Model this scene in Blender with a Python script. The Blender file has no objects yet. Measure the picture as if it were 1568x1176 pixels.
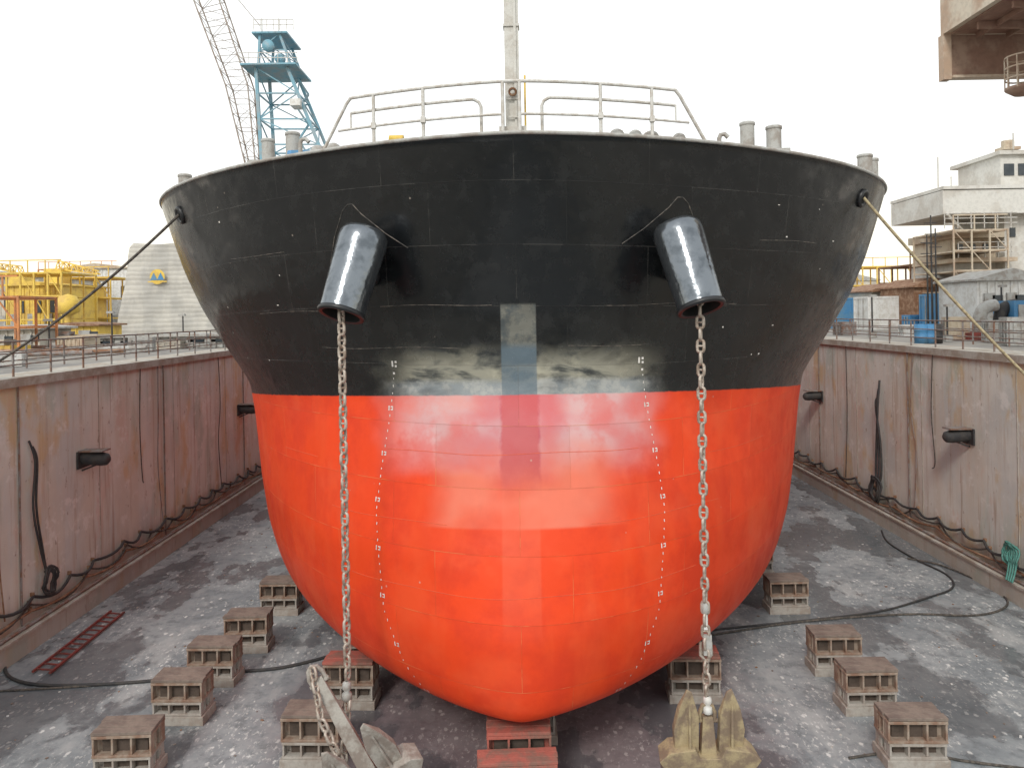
import bpy, math, random
import numpy as np
from mathutils import Vector, Matrix
from mathutils.bvhtree import BVHTree
random.seed(7)
R=math.radians
F=1150.0; PX,PY=788.0,480.0; H=10.0; ROLL=R(1.0)

# ------------------------------------------------------------ helpers
def ray(x,y):
    r=Vector((math.cos(ROLL),0,-math.sin(ROLL))); u=Vector((math.sin(ROLL),0,math.cos(ROLL)))
    return Vector((0,1,0))+r*((x-PX)/F)-u*((y-PY)/F)
def onz(x,y,z=0.0):
    d=ray(x,y); t=(z-H)/d.z
    return Vector((0,0,H))+d*t
def aty(x,y,Y):
    d=ray(x,y); return Vector((0,0,H))+d*(Y/d.y)

class B:
    def __init__(s): s.v=[];s.f=[];s.m=[];s.sm=[];s.mats=[]
    def mi(s,mat):
        if mat not in s.mats: s.mats.append(mat)
        return s.mats.index(mat)
    def add(s,vs,fs,mat,smooth=False):
        o=len(s.v); s.v+= [tuple(v) for v in vs]; k=s.mi(mat)
        for f in fs: s.f.append(tuple(i+o for i in f)); s.m.append(k); s.sm.append(smooth)
    def box(s,c,size,mat,M=None,taper=1.0):
        x,y,z=[q/2 for q in size]; vs=[]
        for sz in(-1,1):
            k=taper if sz>0 else 1
            for sx,sy in((-1,-1),(1,-1),(1,1),(-1,1)): vs.append(Vector((sx*x*k,sy*y*k,sz*z)))
        if M: vs=[M@v for v in vs]
        vs=[v+Vector(c) for v in vs]
        s.add(vs,[(3,2,1,0),(4,5,6,7),(0,1,5,4),(1,2,6,5),(2,3,7,6),(3,0,4,7)],mat)
    def lathe(s,p,ax,prof,mat,n=16,smooth=True):
        ax=Vector(ax).normalized(); a=ax.orthogonal().normalized(); b=ax.cross(a); vs=[];fs=[]
        for r,t in prof:
            for i in range(n):
                th=2*math.pi*i/n; vs.append(Vector(p)+ax*t+(a*math.cos(th)+b*math.sin(th))*r)
        for j in range(len(prof)-1):
            for i in range(n):
                i2=(i+1)%n; fs.append((j*n+i,j*n+i2,(j+1)*n+i2,(j+1)*n+i))
        s.add(vs,fs,mat,smooth)
    def cyl(s,p0,p1,r,mat,n=8,r1=None,smooth=True):
        p0=Vector(p0);p1=Vector(p1);L=(p1-p0).length
        if L<1e-6:return
        r1=r if r1 is None else r1
        s.lathe(p0,p1-p0,[(r,0),(r1,L)],mat,n,smooth)
        s.lathe(p0,p1-p0,[(0.001,0),(r,0)],mat,n,False); s.lathe(p0,p1-p0,[(r1,L),(0.001,L)],mat,n,False)
    def beam(s,p0,p1,w,mat): s.cyl(p0,p1,w*.7,mat,4,smooth=False)
    def tube(s,pts,r,mat,n=8,closed=False):
        pts=[Vector(p) for p in pts]; N=len(pts); vs=[];fs=[]
        a=None
        for i in range(N):
            if closed: t=(pts[(i+1)%N]-pts[i-1])
            else: t=pts[min(i+1,N-1)]-pts[max(i-1,0)]
            t.normalize()
            if a is None: a=t.orthogonal().normalized()
            else:
                a=(a-t*a.dot(t))
                a=a.normalized() if a.length>1e-5 else t.orthogonal().normalized()
            b=t.cross(a)
            for k in range(n):
                th=2*math.pi*k/n; vs.append(pts[i]+(a*math.cos(th)+b*math.sin(th))*r)
        for i in range(N if closed else N-1):
            j=(i+1)%N
            for k in range(n):
                k2=(k+1)%n; fs.append((i*n+k,i*n+k2,j*n+k2,j*n+k))
        s.add(vs,fs,mat,True)
    def poly(s,vs,mat): s.add(vs,[tuple(range(len(vs)))],mat)
    def prism(s,pts,ext,mat):
        n=len(pts); ext=Vector(ext); vs=[Vector(p) for p in pts]+[Vector(p)+ext for p in pts]
        fs=[tuple(range(n))[::-1],tuple(range(n,2*n))]+[(i,(i+1)%n,(i+1)%n+n,i+n) for i in range(n)]
        s.add(vs,fs,mat)
    def obj(s,name,parent=None,off=(0,0,0),bevel=0):
        me=bpy.data.meshes.new(name); off=Vector(off)
        me.from_pydata([tuple(Vector(v)-off) for v in s.v],[],s.f)
        for m in s.mats: me.materials.append(m)
        me.polygons.foreach_set('material_index',s.m); me.polygons.foreach_set('use_smooth',s.sm)
        me.update()
        o=bpy.data.objects.new(name,me); bpy.context.scene.collection.objects.link(o)
        if parent: o.parent=parent
        if bevel:
            md=o.modifiers.new('bev','BEVEL'); md.width=bevel; md.segments=2; md.limit_method='ANGLE'
        return o

def crv(pts,sub=8):
    pts=[Vector(p) for p in pts]; out=[]
    for i in range(len(pts)-1):
        p0=pts[max(i-1,0)];p1=pts[i];p2=pts[i+1];p3=pts[min(i+2,len(pts)-1)]
        for k in range(sub):
            t=k/sub
            out.append(0.5*((2*p1)+(p2-p0)*t+(2*p0-5*p1+4*p2-p3)*t*t+(3*p1-p0-3*p2+p3)*t**3))
    out.append(pts[-1]); return out

# node helper
class NT:
    def __init__(s,name):
        s.mat=bpy.data.materials.new(name); s.mat.use_nodes=True; s.t=s.mat.node_tree; s.N=s.t.nodes
        s.b=s.N['Principled BSDF']; s.tc=s.N.new('ShaderNodeTexCoord')
    def set(s,sock,v):
        if isinstance(v,bpy.types.NodeSocket): s.t.links.new(v,sock)
        elif sock.type=='RGBA':
            if isinstance(v,(int,float)): v=(v,v,v)
            sock.default_value=(*v[:3],1)
        else: sock.default_value=v
    def mp(s,scale=(1,1,1),loc=(0,0,0),src=None):
        n=s.N.new('ShaderNodeMapping'); s.set(n.inputs['Vector'],src or s.tc.outputs['Object'])
        n.inputs['Scale'].default_value=scale; n.inputs['Location'].default_value=loc; return n.outputs[0]
    def noise(s,scale=1,detail=5,rough=.6,vec=None,dist=0):
        n=s.N.new('ShaderNodeTexNoise'); s.set(n.inputs['Vector'],vec or s.tc.outputs['Object'])
        n.inputs['Scale'].default_value=scale;n.inputs['Detail'].default_value=min(detail,4.5);n.inputs['Roughness'].default_value=rough
        n.inputs['Distortion'].default_value=dist
        return n.outputs['Fac']
    def math(s,op,a,b=0.0,c=None,clamp=False):
        n=s.N.new('ShaderNodeMath'); n.operation=op; n.use_clamp=clamp
        s.set(n.inputs[0],a); s.set(n.inputs[1],b)
        if c is not None: s.set(n.inputs[2],c)
        return n.outputs[0]
    def ss(s,v,a,b,lo=0.0,hi=1.0):
        n=s.N.new('ShaderNodeMapRange'); n.interpolation_type='SMOOTHSTEP'
        if a>b: a,b,lo,hi=b,a,hi,lo
        s.set(n.inputs[0],v); n.inputs[1].default_value=a;n.inputs[2].default_value=b;n.inputs[3].default_value=lo;n.inputs[4].default_value=hi
        return n.outputs[0]
    def mix(s,f,a,b,mode='MIX'):
        n=s.N.new('ShaderNodeMix'); n.data_type='RGBA'; n.blend_type=mode
        s.set(n.inputs[0],f); s.set(n.inputs[6],a); s.set(n.inputs[7],b); return n.outputs[2]
    def bump(s,h,st=.3,d=.05,nrm=None):
        n=s.N.new('ShaderNodeBump'); n.inputs['Strength'].default_value=st; n.inputs['Distance'].default_value=d
        s.set(n.inputs['Height'],h)
        if nrm: s.set(n.inputs['Normal'],nrm)
        return n.outputs[0]
    def sep(s,v=None):
        n=s.N.new('ShaderNodeSeparateXYZ'); s.set(n.inputs[0],v or s.tc.outputs['Object']); return n.outputs
    def out(s,col,rough=.6,metal=0,nrm=None,coat=0):
        s.set(s.b.inputs['Base Color'],col); s.set(s.b.inputs['Roughness'],rough); s.set(s.b.inputs['Metallic'],metal)
        if nrm: s.set(s.b.inputs['Normal'],nrm)
        if coat: s.b.inputs['Coat Weight'].default_value=coat
        return s.mat

def M(name,c1,c2=None,scale=3,rough=.65,metal=0,lo=.42,hi=.62,bump=.15,coat=0):
    n=NT(name); c2=c2 or tuple(q*.6 for q in c1)
    f=n.ss(n.noise(scale,6,.65),lo,hi)
    fine=n.noise(scale*9,3,.6)
    col=n.mix(f,c1,c2); col=n.mix(n.ss(fine,.4,.75,0,.3),col,tuple(q*.5 for q in c1))
    return n.out(col,rough,metal,n.bump(fine,bump,.02),coat)

m_grey=M('painted_grey',(.42,.42,.40),(.3,.27,.24))
m_rail=M('rail_paint',(.62,.61,.58),(.48,.44,.39),6,.6)
m_dark=M('dark_rubber',(.035,.035,.038),(.06,.055,.05),4,.7)
m_hole_shade=M('interior_shade',(.008,.008,.008),None,3,.9)  # near-black colour paints the shade inside hull openings
m_rust=M('rusty_steel',(.22,.11,.06),(.35,.22,.14),3,.85)
m_rustrail=M('weathered_rail',(.25,.23,.22),(.22,.12,.08),3,.8)
m_chain=M('chain_steel',(.50,.44,.38),(.30,.23,.18),9,.5,.4)
m_white=M('white_paint',(.72,.72,.70),(.6,.58,.54),3,.5)
m_mark=M('draft_mark_paint',(.8,.78,.74),(.6,.55,.5),9,.5)
m_yellow=M('yellow_paint',(.78,.55,.10),(.60,.40,.10),1.2,.6)
m_orange=M('orange_paint',(.65,.26,.08),(.4,.18,.09),1.5,.6)
m_blue=M('blue_paint',(.07,.24,.46),(.12,.26,.40),1.5,.55)
m_cblue=M('crane_blue',(.18,.38,.48),(.28,.36,.40),.6,.6)
m_beige=M('beige_paint',(.55,.47,.36),(.42,.31,.22),.8,.7)
m_conc=M('block_concrete',(.42,.39,.35),(.32,.27,.23),2.2,.9,0,.4,.6,.3)
m_bsteel=M('block_steel',(.36,.29,.23),(.24,.14,.095),1.8,.8,0,.4,.6,.3)
m_recess_shade=M('block_recess_shade',(.10,.075,.06),(.06,.045,.035),2,.9,0,.4,.6,.3)  # shade between the block ribs, put into a darker brown
m_wood=M('block_timber',(.25,.20,.165),(.17,.13,.11),1.6,.9,0,.4,.6,.4)
m_redwood=M('red_oversprayed_timber',(.42,.12,.09),(.24,.13,.10),2,.85,0,.4,.6,.4)
m_anch1=M('anchor_grey',(.40,.375,.335),(.25,.21,.18),3,.75,0,.4,.6,.4)
m_anch2=M('anchor_ochre',(.40,.32,.19),(.23,.17,.12),3,.8,0,.4,.6,.5)
m_green=M('green_rope',(.08,.26,.22),(.12,.3,.26),8,.8)
m_rope=M('beige_rope',(.50,.42,.26),(.3,.25,.16),10,.9)
m_drope=M('dark_rope',(.06,.055,.05),(.14,.12,.10),10,.9)
m_redp=M('red_oxide',(.26,.05,.04),(.16,.05,.04),4,.8)
m_glass=M('window_glass',(.03,.04,.05),(.05,.06,.07),2,.15)
_n=NT('hawse_gloss_paint'); m_blackgloss=_n.out(_n.mix(_n.ss(_n.noise(3,5),.45,.7),(.20,.22,.24),(.12,.135,.15)),.17,.85,_n.bump(_n.noise(2.2,3),.35,.06))
_n=NT('black_shell_paint'); m_bl=_n.out(_n.mix(_n.ss(_n.noise(3,5),.45,.7),(.012,.013,.015),(.025,.026,.028)),.4)

# --------------------------------------------------------------- hull form
YS=15.0
zz=np.linspace(1.5,13.6,243)
def smooth(a,k=7):
    p=np.pad(a,k,mode='reflect',reflect_type='odd'); w=np.hanning(2*k+3)[1:-1]; w/=w.sum(); return np.convolve(p,w,'same')[k:-k]
Y0s=smooth(np.interp(zz,[1.5,1.7,2.0,2.5,3.5,5,6.5,8.3,10,12,13.6],[15.9,15.15,14.85,14.75,14.8,15.15,15.6,16.0,15.9,15.4,14.95]),5)
RAs=smooth(np.interp(zz,[1.5,1.8,2.2,2.6,3.7,5,7,7.9,9,10.4,11.6,13.6],[.298,.316,.330,.336,.347,.354,.362,.368,.396,.430,.453,.483]),4)
Ks=smooth(np.interp(zz,[1.5,2.2,3,5,8,10.5,13.6],[.73,.65,.59,.52,.52,.56,.67]),8)
def Bz(z):
    if z>=3.2: return 11.2
    q=(3.2-z)/1.7; return 9.7+1.5*math.sqrt(max(0,1-q*q))
def sh(z,y):
    t=min(max((y-15.3)/8.0,0),1.6); return z-.25*(t**1.3)*max(0,(z-8.5)/5.1)
Ls=[]
ts=np.linspace(0,1,200)
for i,z in enumerate(zz):
    lo,hi=2.,80.
    for _ in range(40):
        L=(lo+hi)/2; th=ts*math.pi/2
        X=Bz(z)*np.sin(th)**(2*Ks[i]); Y=Y0s[i]+L*(1-np.cos(th))
        if (X/Y).max()>RAs[i]: lo=L
        else: hi=L
    Ls.append(L)
Ls=smooth(np.array(Ls),5)
def halfpt(z,t):
    y0=np.interp(z,zz,Y0s);L=np.interp(z,zz,Ls);k=np.interp(z,zz,Ks)
    th=t*math.pi/2
    return Bz(z)*math.sin(th)**(2*k), y0+L*(1-math.cos(th))
def deckY(X,z=13.6):
    lo,hi=0,1
    for _ in range(30):
        m=(lo+hi)/2
        if halfpt(z,m)[0]<abs(X): lo=m
        else: hi=m
    return halfpt(z,lo)[1]
NZ=96; NT_=64; SY=[45,60,75,92]
zl=[1.5+12.1*((i/NZ)**1.3) for i in range(NZ+1)]
V=[];Fc=[];UV=[]
cols=2*(NT_+len(SY))+1
for z in zl:
    side=[]
    for j in range(NT_+1): side.append(halfpt(z,(j/NT_)))
    yl=side[-1][1]
    for k,y in enumerate(SY): side.append((Bz(z),yl+(92-yl)*(k+1)/len(SY)))
    arc=[0]
    for a,b in zip(side,side[1:]): arc.append(arc[-1]+math.hypot(a[0]-b[0],a[1]-b[1]))
    row=[(-x,y,z,-u) for (x,y),u in zip(side[::-1],arc[::-1])][:-1]+[(x,y,z,u) for (x,y),u in zip(side,arc)]
    for x,y,z_,u in row: V.append((x,y,sh(z_,y))); UV.append((u+100.4,z_+.05*math.sin(u*.35)))
for i in range(NZ):
    for j in range(cols-1):
        a=i*cols+j; Fc.append((a,a+1,a+cols+1,a+cols))
hull_bvh=BVHTree.FromPolygons([Vector(v) for v in V],Fc)
def hullp(X,Z):
    loc,n,_,_=hull_bvh.ray_cast(Vector((X,0,Z)),Vector((0,1,0)))
    if n.y>0:n=-n
    return loc,n
FH=len(Fc)
mid=cols//2
for j in range(mid): Fc.append((j,j+1,cols-2-j,cols-1-j) if j<mid-1 else (j,j+1,j+2))
top=NZ*cols
for j in range(mid): Fc.append((top+j,top+cols-1-j,top+cols-2-j,top+j+1) if j<mid-1 else (top+j,top+j+2,top+j+1))
Fc.append(tuple([i*cols for i in range(NZ+1)]+[i*cols+cols-1 for i in range(NZ,-1,-1)]))
ship=bpy.data.objects.new('cargo_ship',None); bpy.context.scene.collection.objects.link(ship)
ship.location=(0,YS,0); ship.rotation_euler=(0,0,R(-1.5)); OFF=(0,YS,0)
SM=Matrix.Translation((0,YS,0))@Matrix.Rotation(R(-1.5),4,'Z')@Matrix.Translation((0,-YS,0))

# hull material
n=NT('hull_paint')
x,y,z=n.sep()
ycl=n.math('MINIMUM',y,12.0)
f=n.math('ADD',z,n.math('MULTIPLY',ycl,.085))
edge=n.math('ADD',f,n.math('MULTIPLY',n.math('SUBTRACT',n.noise(6,3),.5),.05))
isblack=n.ss(edge,8.33,8.37)
ax=n.math('ABSOLUTE',n.math('SUBTRACT',x,.1))
nz1=n.noise(.9,6,.65); nz2=n.noise(2.6,6,.7); nz3=n.noise(.35,4,.6); nstk=n.noise(1.0,5,.6,n.mp((1.5,1.5,.25))); hz=n.noise(1.1,5,.55,n.mp((.7,.7,1.9),(2,5,7)),.4)
soft=n.noise(.75,2,.45,n.mp((1,1,1.3),(5,1,3)))
black=n.mix(n.ss(nz2,.5,.8),(.007,.008,.009),(.014,.015,.016))
black=n.mix(n.ss(nz3,.55,.75,0,.2),black,(.032,.032,.032))
m1=n.math('MULTIPLY',n.ss(n.math('ADD',ax,n.math('MULTIPLY',nz1,1.6)),2.8,4.3,1,0),n.ss(n.math('ADD',f,n.math('MULTIPLY',hz,1.1)),9.5,10.1,1,0))
over=n.mix(n.ss(hz,.40,.58),(.09,.10,.10),(.32,.31,.25))
over=n.mix(n.ss(nz1,.5,.62,0,.7),over,(.44,.42,.33))
black=n.mix(n.math('MULTIPLY',m1,n.ss(hz,.34,.56,.12,.92)),black,over)
lb=n.math('MULTIPLY',n.ss(n.math('ADD',ax,n.math('MULTIPLY',nz2,.7)),2.6,3.6,1,0),n.ss(n.math('ADD',f,n.math('MULTIPLY',nz2,.25)),8.70,8.88,1,0))
black=n.mix(n.math('MULTIPLY',lb,n.ss(hz,.35,.55,.5,.92)),black,n.mix(n.ss(nz2,.4,.6),(.40,.41,.40),(.26,.29,.31)))
axs=n.math('ABSOLUTE',n.math('SUBTRACT',x,.05))
m2=n.math('MULTIPLY',n.ss(axs,.36,.39,1,0),n.ss(f,10.22,10.3,1,0))
strip=n.mix(n.ss(nz2,.4,.6),(.085,.10,.105),(.19,.19,.165)); strip=n.mix(n.ss(f,9.3,9.5,1,0),strip,(.12,.165,.20))
black=n.mix(n.math('MULTIPLY',m2,n.ss(hz,.3,.6,.95,.7)),black,strip)
sc=n.math('MULTIPLY',n.ss(ax,6.2,8.0),n.ss(n.noise(.8,3,.5,n.mp((1,1,2.0))),.52,.70))
sc=n.math('MULTIPLY',sc,n.ss(f,10.5,12))
black=n.mix(n.math('MULTIPLY',sc,.34),black,(.24,.22,.20))
red=n.mix(n.ss(nz1,.4,.65),(.80,.062,.012),(.70,.048,.012))
red=n.mix(n.ss(nstk,.48,.72,0,.4),red,(.82,.10,.025))
red=n.mix(n.ss(nz3,.48,.66,0,.35),red,(.58,.040,.015))
red=n.mix(n.ss(n.noise(.6,4,.6,n.mp((1,1,1),(8,8,1))),.5,.66,0,.22),red,(.84,.14,.05))
# faded primer plates in the middle of the red
pm2=n.math('MULTIPLY',n.ss(n.math('ADD',ax,n.math('MULTIPLY',soft,.9)),1.9,2.7,1,0),n.ss(f,5.58,5.66))
red=n.mix(n.math('MULTIPLY',pm2,n.ss(soft,.3,.6,.22,.62)),red,(.80,.26,.17))
pm1=n.math('MULTIPLY',n.ss(n.math('ADD',ax,n.math('MULTIPLY',soft,1.6)),2.9,4.3,1,0),n.ss(n.math('ADD',f,n.math('MULTIPLY',soft,-1.6)),5.6,6.7))
pink=n.mix(n.ss(soft,.36,.60),(.64,.24,.24),(.62,.46,.47)); pink=n.mix(n.ss(nz1,.46,.66,0,.7),pink,(.68,.18,.17))
red=n.mix(n.math('MULTIPLY',pm1,n.ss(nz1,.3,.55,.6,.9)),red,pink)
mg=n.math('MULTIPLY',n.ss(n.math('ADD',axs,n.math('MULTIPLY',nz2,.2)),.46,.56,1,0),n.ss(n.math('ADD',f,n.math('MULTIPLY',nz2,.6)),6.5,7.3))
red=n.mix(n.math('MULTIPLY',mg,.75),red,(.45,.04,.07))
mg2=n.math('MULTIPLY',n.ss(n.math('ADD',axs,n.math('MULTIPLY',soft,.8)),.9,1.9,1,0),n.ss(n.math('ADD',f,n.math('MULTIPLY',soft,.8)),7.1,8.0))
red=n.mix(n.math('MULTIPLY',mg2,.35),red,(.55,.08,.13))
cs=n.math('MULTIPLY',n.ss(axs,.36,.42,1,0),n.ss(f,3.2,4.6))
red=n.mix(n.math('MULTIPLY',cs,.18),red,(.80,.22,.13))
base=n.mix(isblack,red,black)
def brick(ms):
    br=n.N.new('ShaderNodeTexBrick'); n.t.links.new(n.tc.outputs['UV'],br.inputs['Vector'])
    for a,v in(('Scale',1),('Mortar Size',ms),('Brick Width',2.9),('Row Height',1.27),('Mortar Smooth',.3)): br.inputs[a].default_value=v
    br.offset=.37; return br
br=brick(.007); seam=br.outputs['Fac']
br2=brick(0); br2.inputs['Color1'].default_value=(.88,.88,.88,1); br2.inputs['Color2'].default_value=(1,1,1,1)
base=n.mix(1.0,base,br2.outputs['Color'],'MULTIPLY')
brk=n.ss(n.noise(1.3,4),.48,.60)
sm=n.math('MULTIPLY',seam,n.math('MULTIPLY',n.ss(brk,0,1,.15,1),n.mix(isblack,.42,.25)))
seamc=n.mix(isblack,(.82,.32,.12),(.22,.21,.19))
base=n.mix(sm,base,seamc)
spk=n.N.new('ShaderNodeTexVoronoi'); spk.inputs['Scale'].default_value=1.3; n.t.links.new(n.tc.outputs['Object'],spk.inputs['Vector'])
base=n.mix(n.ss(spk.outputs['Distance'],.02,.04,.45,0),base,(.5,.42,.35))
hb=n.bump(seam,.7,.025); hb=n.bump(n.noise(.7,3,.5),.34,.16,hb); hb=n.bump(nz2,.06,.03,hb)
rough=n.mix(isblack,n.ss(nz1,.3,.7,.42,.62),n.ss(nz2,.3,.7,.16,.32))
mat_hull=n.out(base,rough,0,hb); n.set(n.b.inputs['Specular IOR Level'],n.mix(isblack,.28,.5))
m_deck=M('deck_paint',(.18,.20,.18),(.25,.16,.1),1,.8)
me=bpy.data.meshes.new('hull'); me.from_pydata([(a,b-YS,c) for a,b,c in V],[],Fc)
uvl=me.uv_layers.new(name='UVMap'); li=np.zeros(len(me.loops),dtype=np.int32); me.loops.foreach_get('vertex_index',li)
uvl.data.foreach_set('uv',np.array(UV)[li].ravel())
me.materials.append(mat_hull); me.materials.append(m_deck)
sm_=[i<FH for i in range(len(Fc))]; me.polygons.foreach_set('use_smooth',sm_)
mi_=[0]*len(Fc)
for i in range(FH+mid,FH+2*mid): mi_[i]=1
me.polygons.foreach_set('material_index',mi_); me.update()
ho=bpy.data.objects.new('hull',me); bpy.context.scene.collection.objects.link(ho); ho.parent=ship

def edgepts(N=60):
    out=[]
    for j in range(-N,N+1):
        X,Y=halfpt(13.6,abs(j)/N); out.append(Vector((math.copysign(X,j),Y,sh(13.6,Y))))
    return out
b=B(); b.tube(edgepts(),.04,m_grey,8); b.obj('gunwale_bar',ship,OFF)
# bow railing
b=B()
def dp(X,h,ins=.12):
    yy=deckY(X)+ins; return Vector((X,yy,sh(13.6,yy)+h))
def railrun(x0,x1,h,ins=.12,r=.028):
    N=max(2,int(abs(x1-x0)/.15)); return [dp(x0+(x1-x0)*i/N,h,ins) for i in range(N+1)]
for sgn in(-1,1):
    b.tube(railrun(sgn*.17,sgn*3.45,1.06),.036,m_rail)
    b.tube(railrun(sgn*.17,sgn*3.75,.40),.028,m_rail)
    b.tube([dp(sgn*.62,0,.3),dp(sgn*.62,.62,.3),dp(sgn*.66,.71,.28),dp(sgn*.75,.76,.25)]+railrun(sgn*.8,sgn*3.45,.76,.2),.033,m_rail)
    b.tube([dp(sgn*3.45,1.06),dp(sgn*3.55,.95),dp(sgn*4.15,0)],.036,m_rail)
    b.cyl(dp(sgn*.17,0),dp(sgn*.17,1.06),.036,m_rail)
    for X in(1.82,2.92): b.cyl(dp(sgn*X,0),dp(sgn*X,1.06),.036,m_rail); b.box(dp(sgn*X,.4,.1),(.10,.10,.12),m_rail)
    b.cyl(dp(sgn*3.45,.75),dp(sgn*3.45,.40),.02,m_rail)
b.tube(railrun(-.17,.17,1.06),.036,m_rail)
b.obj('bow_railing',ship,OFF)
b=B(); yb=deckY(0)+.55
m_mast=M('mast_paint',(.58,.57,.53),(.48,.45,.40),3,.6)
b.box((0.02,yb,18.0),(.29,.22,9.0),m_mast); b.box((0.09,yb-.13,18.0),(.05,.04,9.0),m_mast)
b.box((0.02,yb,13.7),(.55,.5,.2),m_mast)
for h in(15.9,19.4): b.box((0.02,yb,h),(.33,.28,.05),m_mast)
for k in range(3): b.box((.02,yb-.17,14.0+k*.38),(.24,.03,.025),m_mast)
b.lathe((0.03,yb-.2,14.5),(0,-1,0),[(.05,0),(.09,0),(.09,.05),(.05,.05)],m_rust,12)
b.cyl((.28,yb,13.6),(.28,yb,14.9),.02,m_yellow)
b.obj('foremast',ship,OFF)
# deck fittings
b=B()
def bollard(px,pytop,Y,w):
    p=aty(px,pytop,Y); r=w/2/F*Y
    b.cyl((p.x,Y,13.2),(p.x,Y,p.z-.08),r,m_grey,18); b.lathe((p.x,Y,p.z-.1),(0,0,1),[(r,0),(r*1.1,.01),(r*1.1,.08),(r*.9,.1),(0.001,.1)],m_grey,18)
for a in((400,211,19.7,19),(438,201,19.7,21),(1134,190,19.7,21),(1174,196,19.7,22)): bollard(*a)
bollard(266,265,23.6,19); bollard(1308,240,22.3,21); bollard(1319,246,22.8,16)
for s_,X in((-1,-6.2),(1,6.2)):
    b.box((X,19.5,14.0),(1.5,.6,.14),m_grey); b.box((X,19.5,13.7),(1.3,.45,.45),m_grey)
for X in(2.2,2.6,2.95,3.6,-4.0,-4.4):
    y_=deckY(X)+.5; r=.14+.05*random.random()
    b.cyl((X,y_,13.5),(X,y_,13.70),r*.5,m_white,10); b.lathe((X,y_,13.70),(0,0,1),[(r,0),(r,.04),(r*.8,.10),(r*.4,.14),(0.001,.15)],m_grey,14)
for X,Z in((-4.9,14.0),(4.6,13.85)):
    b.cyl((X,deckY(X)+.6,13.4),(X,deckY(X)+.6,Z),.05,m_grey,8); b.tube([(X,deckY(X)+.6,Z-.02),(X+.03,deckY(X)+.6,Z+.06),(X+.12,deckY(X)+.6,Z+.08),(X+.2,deckY(X)+.6,Z)],.05,m_grey)
b.obj('deck_bollards_and_vents',ship,OFF)
b=B(); Y_=deckY(2.5)+.6
b.cyl((-2.65,Y_,13.74),(-2.35,Y_,13.74),.13,m_yellow,14); b.box((-2.5,Y_,13.60),(.4,.3,.12),m_yellow)
b.box((-5.2,19.0,13.95),(.9,.5,.5),m_blue); b.cyl((-5.8,19.,14.12),(-4.3,19.,14.07),.13,m_blue,12); b.box((-4.6,18.5,13.9),(.3,.3,.6),m_grey)
b.obj('deck_machinery',ship,OFF)
# hawse pipes: straight tapered bells, cap at the top, open at the bottom
b=B()
hp=[]
for (bx,tx) in((-3.47,-3.12),(3.69,3.36)):
    Bt=Vector((bx,14.95,10.05)); T=Vector((tx,15.50,11.62)); d=(Bt-T); L=d.length
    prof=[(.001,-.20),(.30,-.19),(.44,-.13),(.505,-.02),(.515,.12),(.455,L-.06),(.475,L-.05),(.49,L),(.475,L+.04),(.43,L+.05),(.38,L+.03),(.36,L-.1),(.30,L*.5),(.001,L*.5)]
    b.lathe(T,d,prof[:6],m_blackgloss,48); b.lathe(T,d,prof[5:11],m_bl,48); b.lathe(T,d,prof[10:],m_hole_shade,30)
    c0=T+d*.10; b.cyl(c0,c0+Vector((0,1.6,.1)),.40,m_bl,28)
    c0=T+d*.62; b.cyl(c0,c0+Vector((.12 if tx<0 else -.12,1.6,.35)),.30,m_bl,24)
    hp.append(Bt)
b.obj('hawse_pipes',ship,OFF)
b=B()
m_weld=M('weld_bead',(.05,.047,.043),(.20,.17,.14),8,.5); m_rweld=M('red_weld_bead',(.72,.12,.04),(.60,.09,.04),6,.5)
for s_ in(-1,1):
    pts=[(4.15,11.2),(4.0,11.75),(3.75,12.3),(3.62,12.42),(3.5,12.42),(3.3,12.2),(2.75,11.75),(2.15,11.35)]
    o=[]
    for p,q in zip(pts,pts[1:]):
        for k in range(5):
            X=p[0]+(q[0]-p[0])*k/5; Z=p[1]+(q[1]-p[1])*k/5; l,nn=hullp(s_*X,Z); o.append(l+nn*.002)
    b.tube(o,.010,m_weld,6)
for (xa0,xb0,Z) in((-4.6,-1.2,9.28),(1.1,2.9,9.28),(-6.5,-4.5,10.12),(-3.0,-.5,10.2),(1.9,5.1,10.15),(-2.9,2.6,7.05),(-4.4,-1.5,5.62),(1.5,4.6,5.62),(-3.8,3.9,4.3),(-6.2,-4.9,6.6),(4.4,6.3,6.7),(-7.2,-5.4,11.5),(5.6,7.4,11.6)):
    o=[]; N=int(abs(xb0-xa0)/.2)+2
    for i in range(N):
        X=xa0+(xb0-xa0)*i/(N-1); l,nn=hullp(X,Z+.02*math.sin(X*2.1)); o.append(l+nn*.001)
    b.tube(o,.006,m_weld if Z>8.5 else m_rweld,5)
b.obj('shell_welds',ship,OFF)
b=B()
for s_,pt in((-1,(9.05,12.8)),(1,(9.0,12.85))):
    l,nn=hullp(s_*pt[0],pt[1])
    b.lathe(l-nn*.05,nn,[(.12,0),(.24,0),(.25,.1),(.2,.14),(.13,.1),(.12,.02)],m_bl,20); b.lathe(l-nn*.0,nn,[(.001,.055),(.14,.055)],m_hole_shade,16)  # flat dark disc painted as the shade in the opening
b.obj('fairleads',ship,OFF)
b=B()
def mark(X,Z,w,h):
    l,nn=hullp(X,Z); up=(Vector((0,0,1))-nn*nn.z).normalized(); rt=up.cross(nn).normalized(); l=l+nn*.008
    b.poly([l-rt*w/2-up*h/2,l+rt*w/2-up*h/2,l+rt*w/2+up*h/2,l-rt*w/2+up*h/2],m_mark)
zt=[1.95,2.6,3.7,5.7,6.6,7.6,8.5,8.9];xt=[2.0,2.5,2.95,3.15,3.05,2.88,2.76,2.74]
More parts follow.
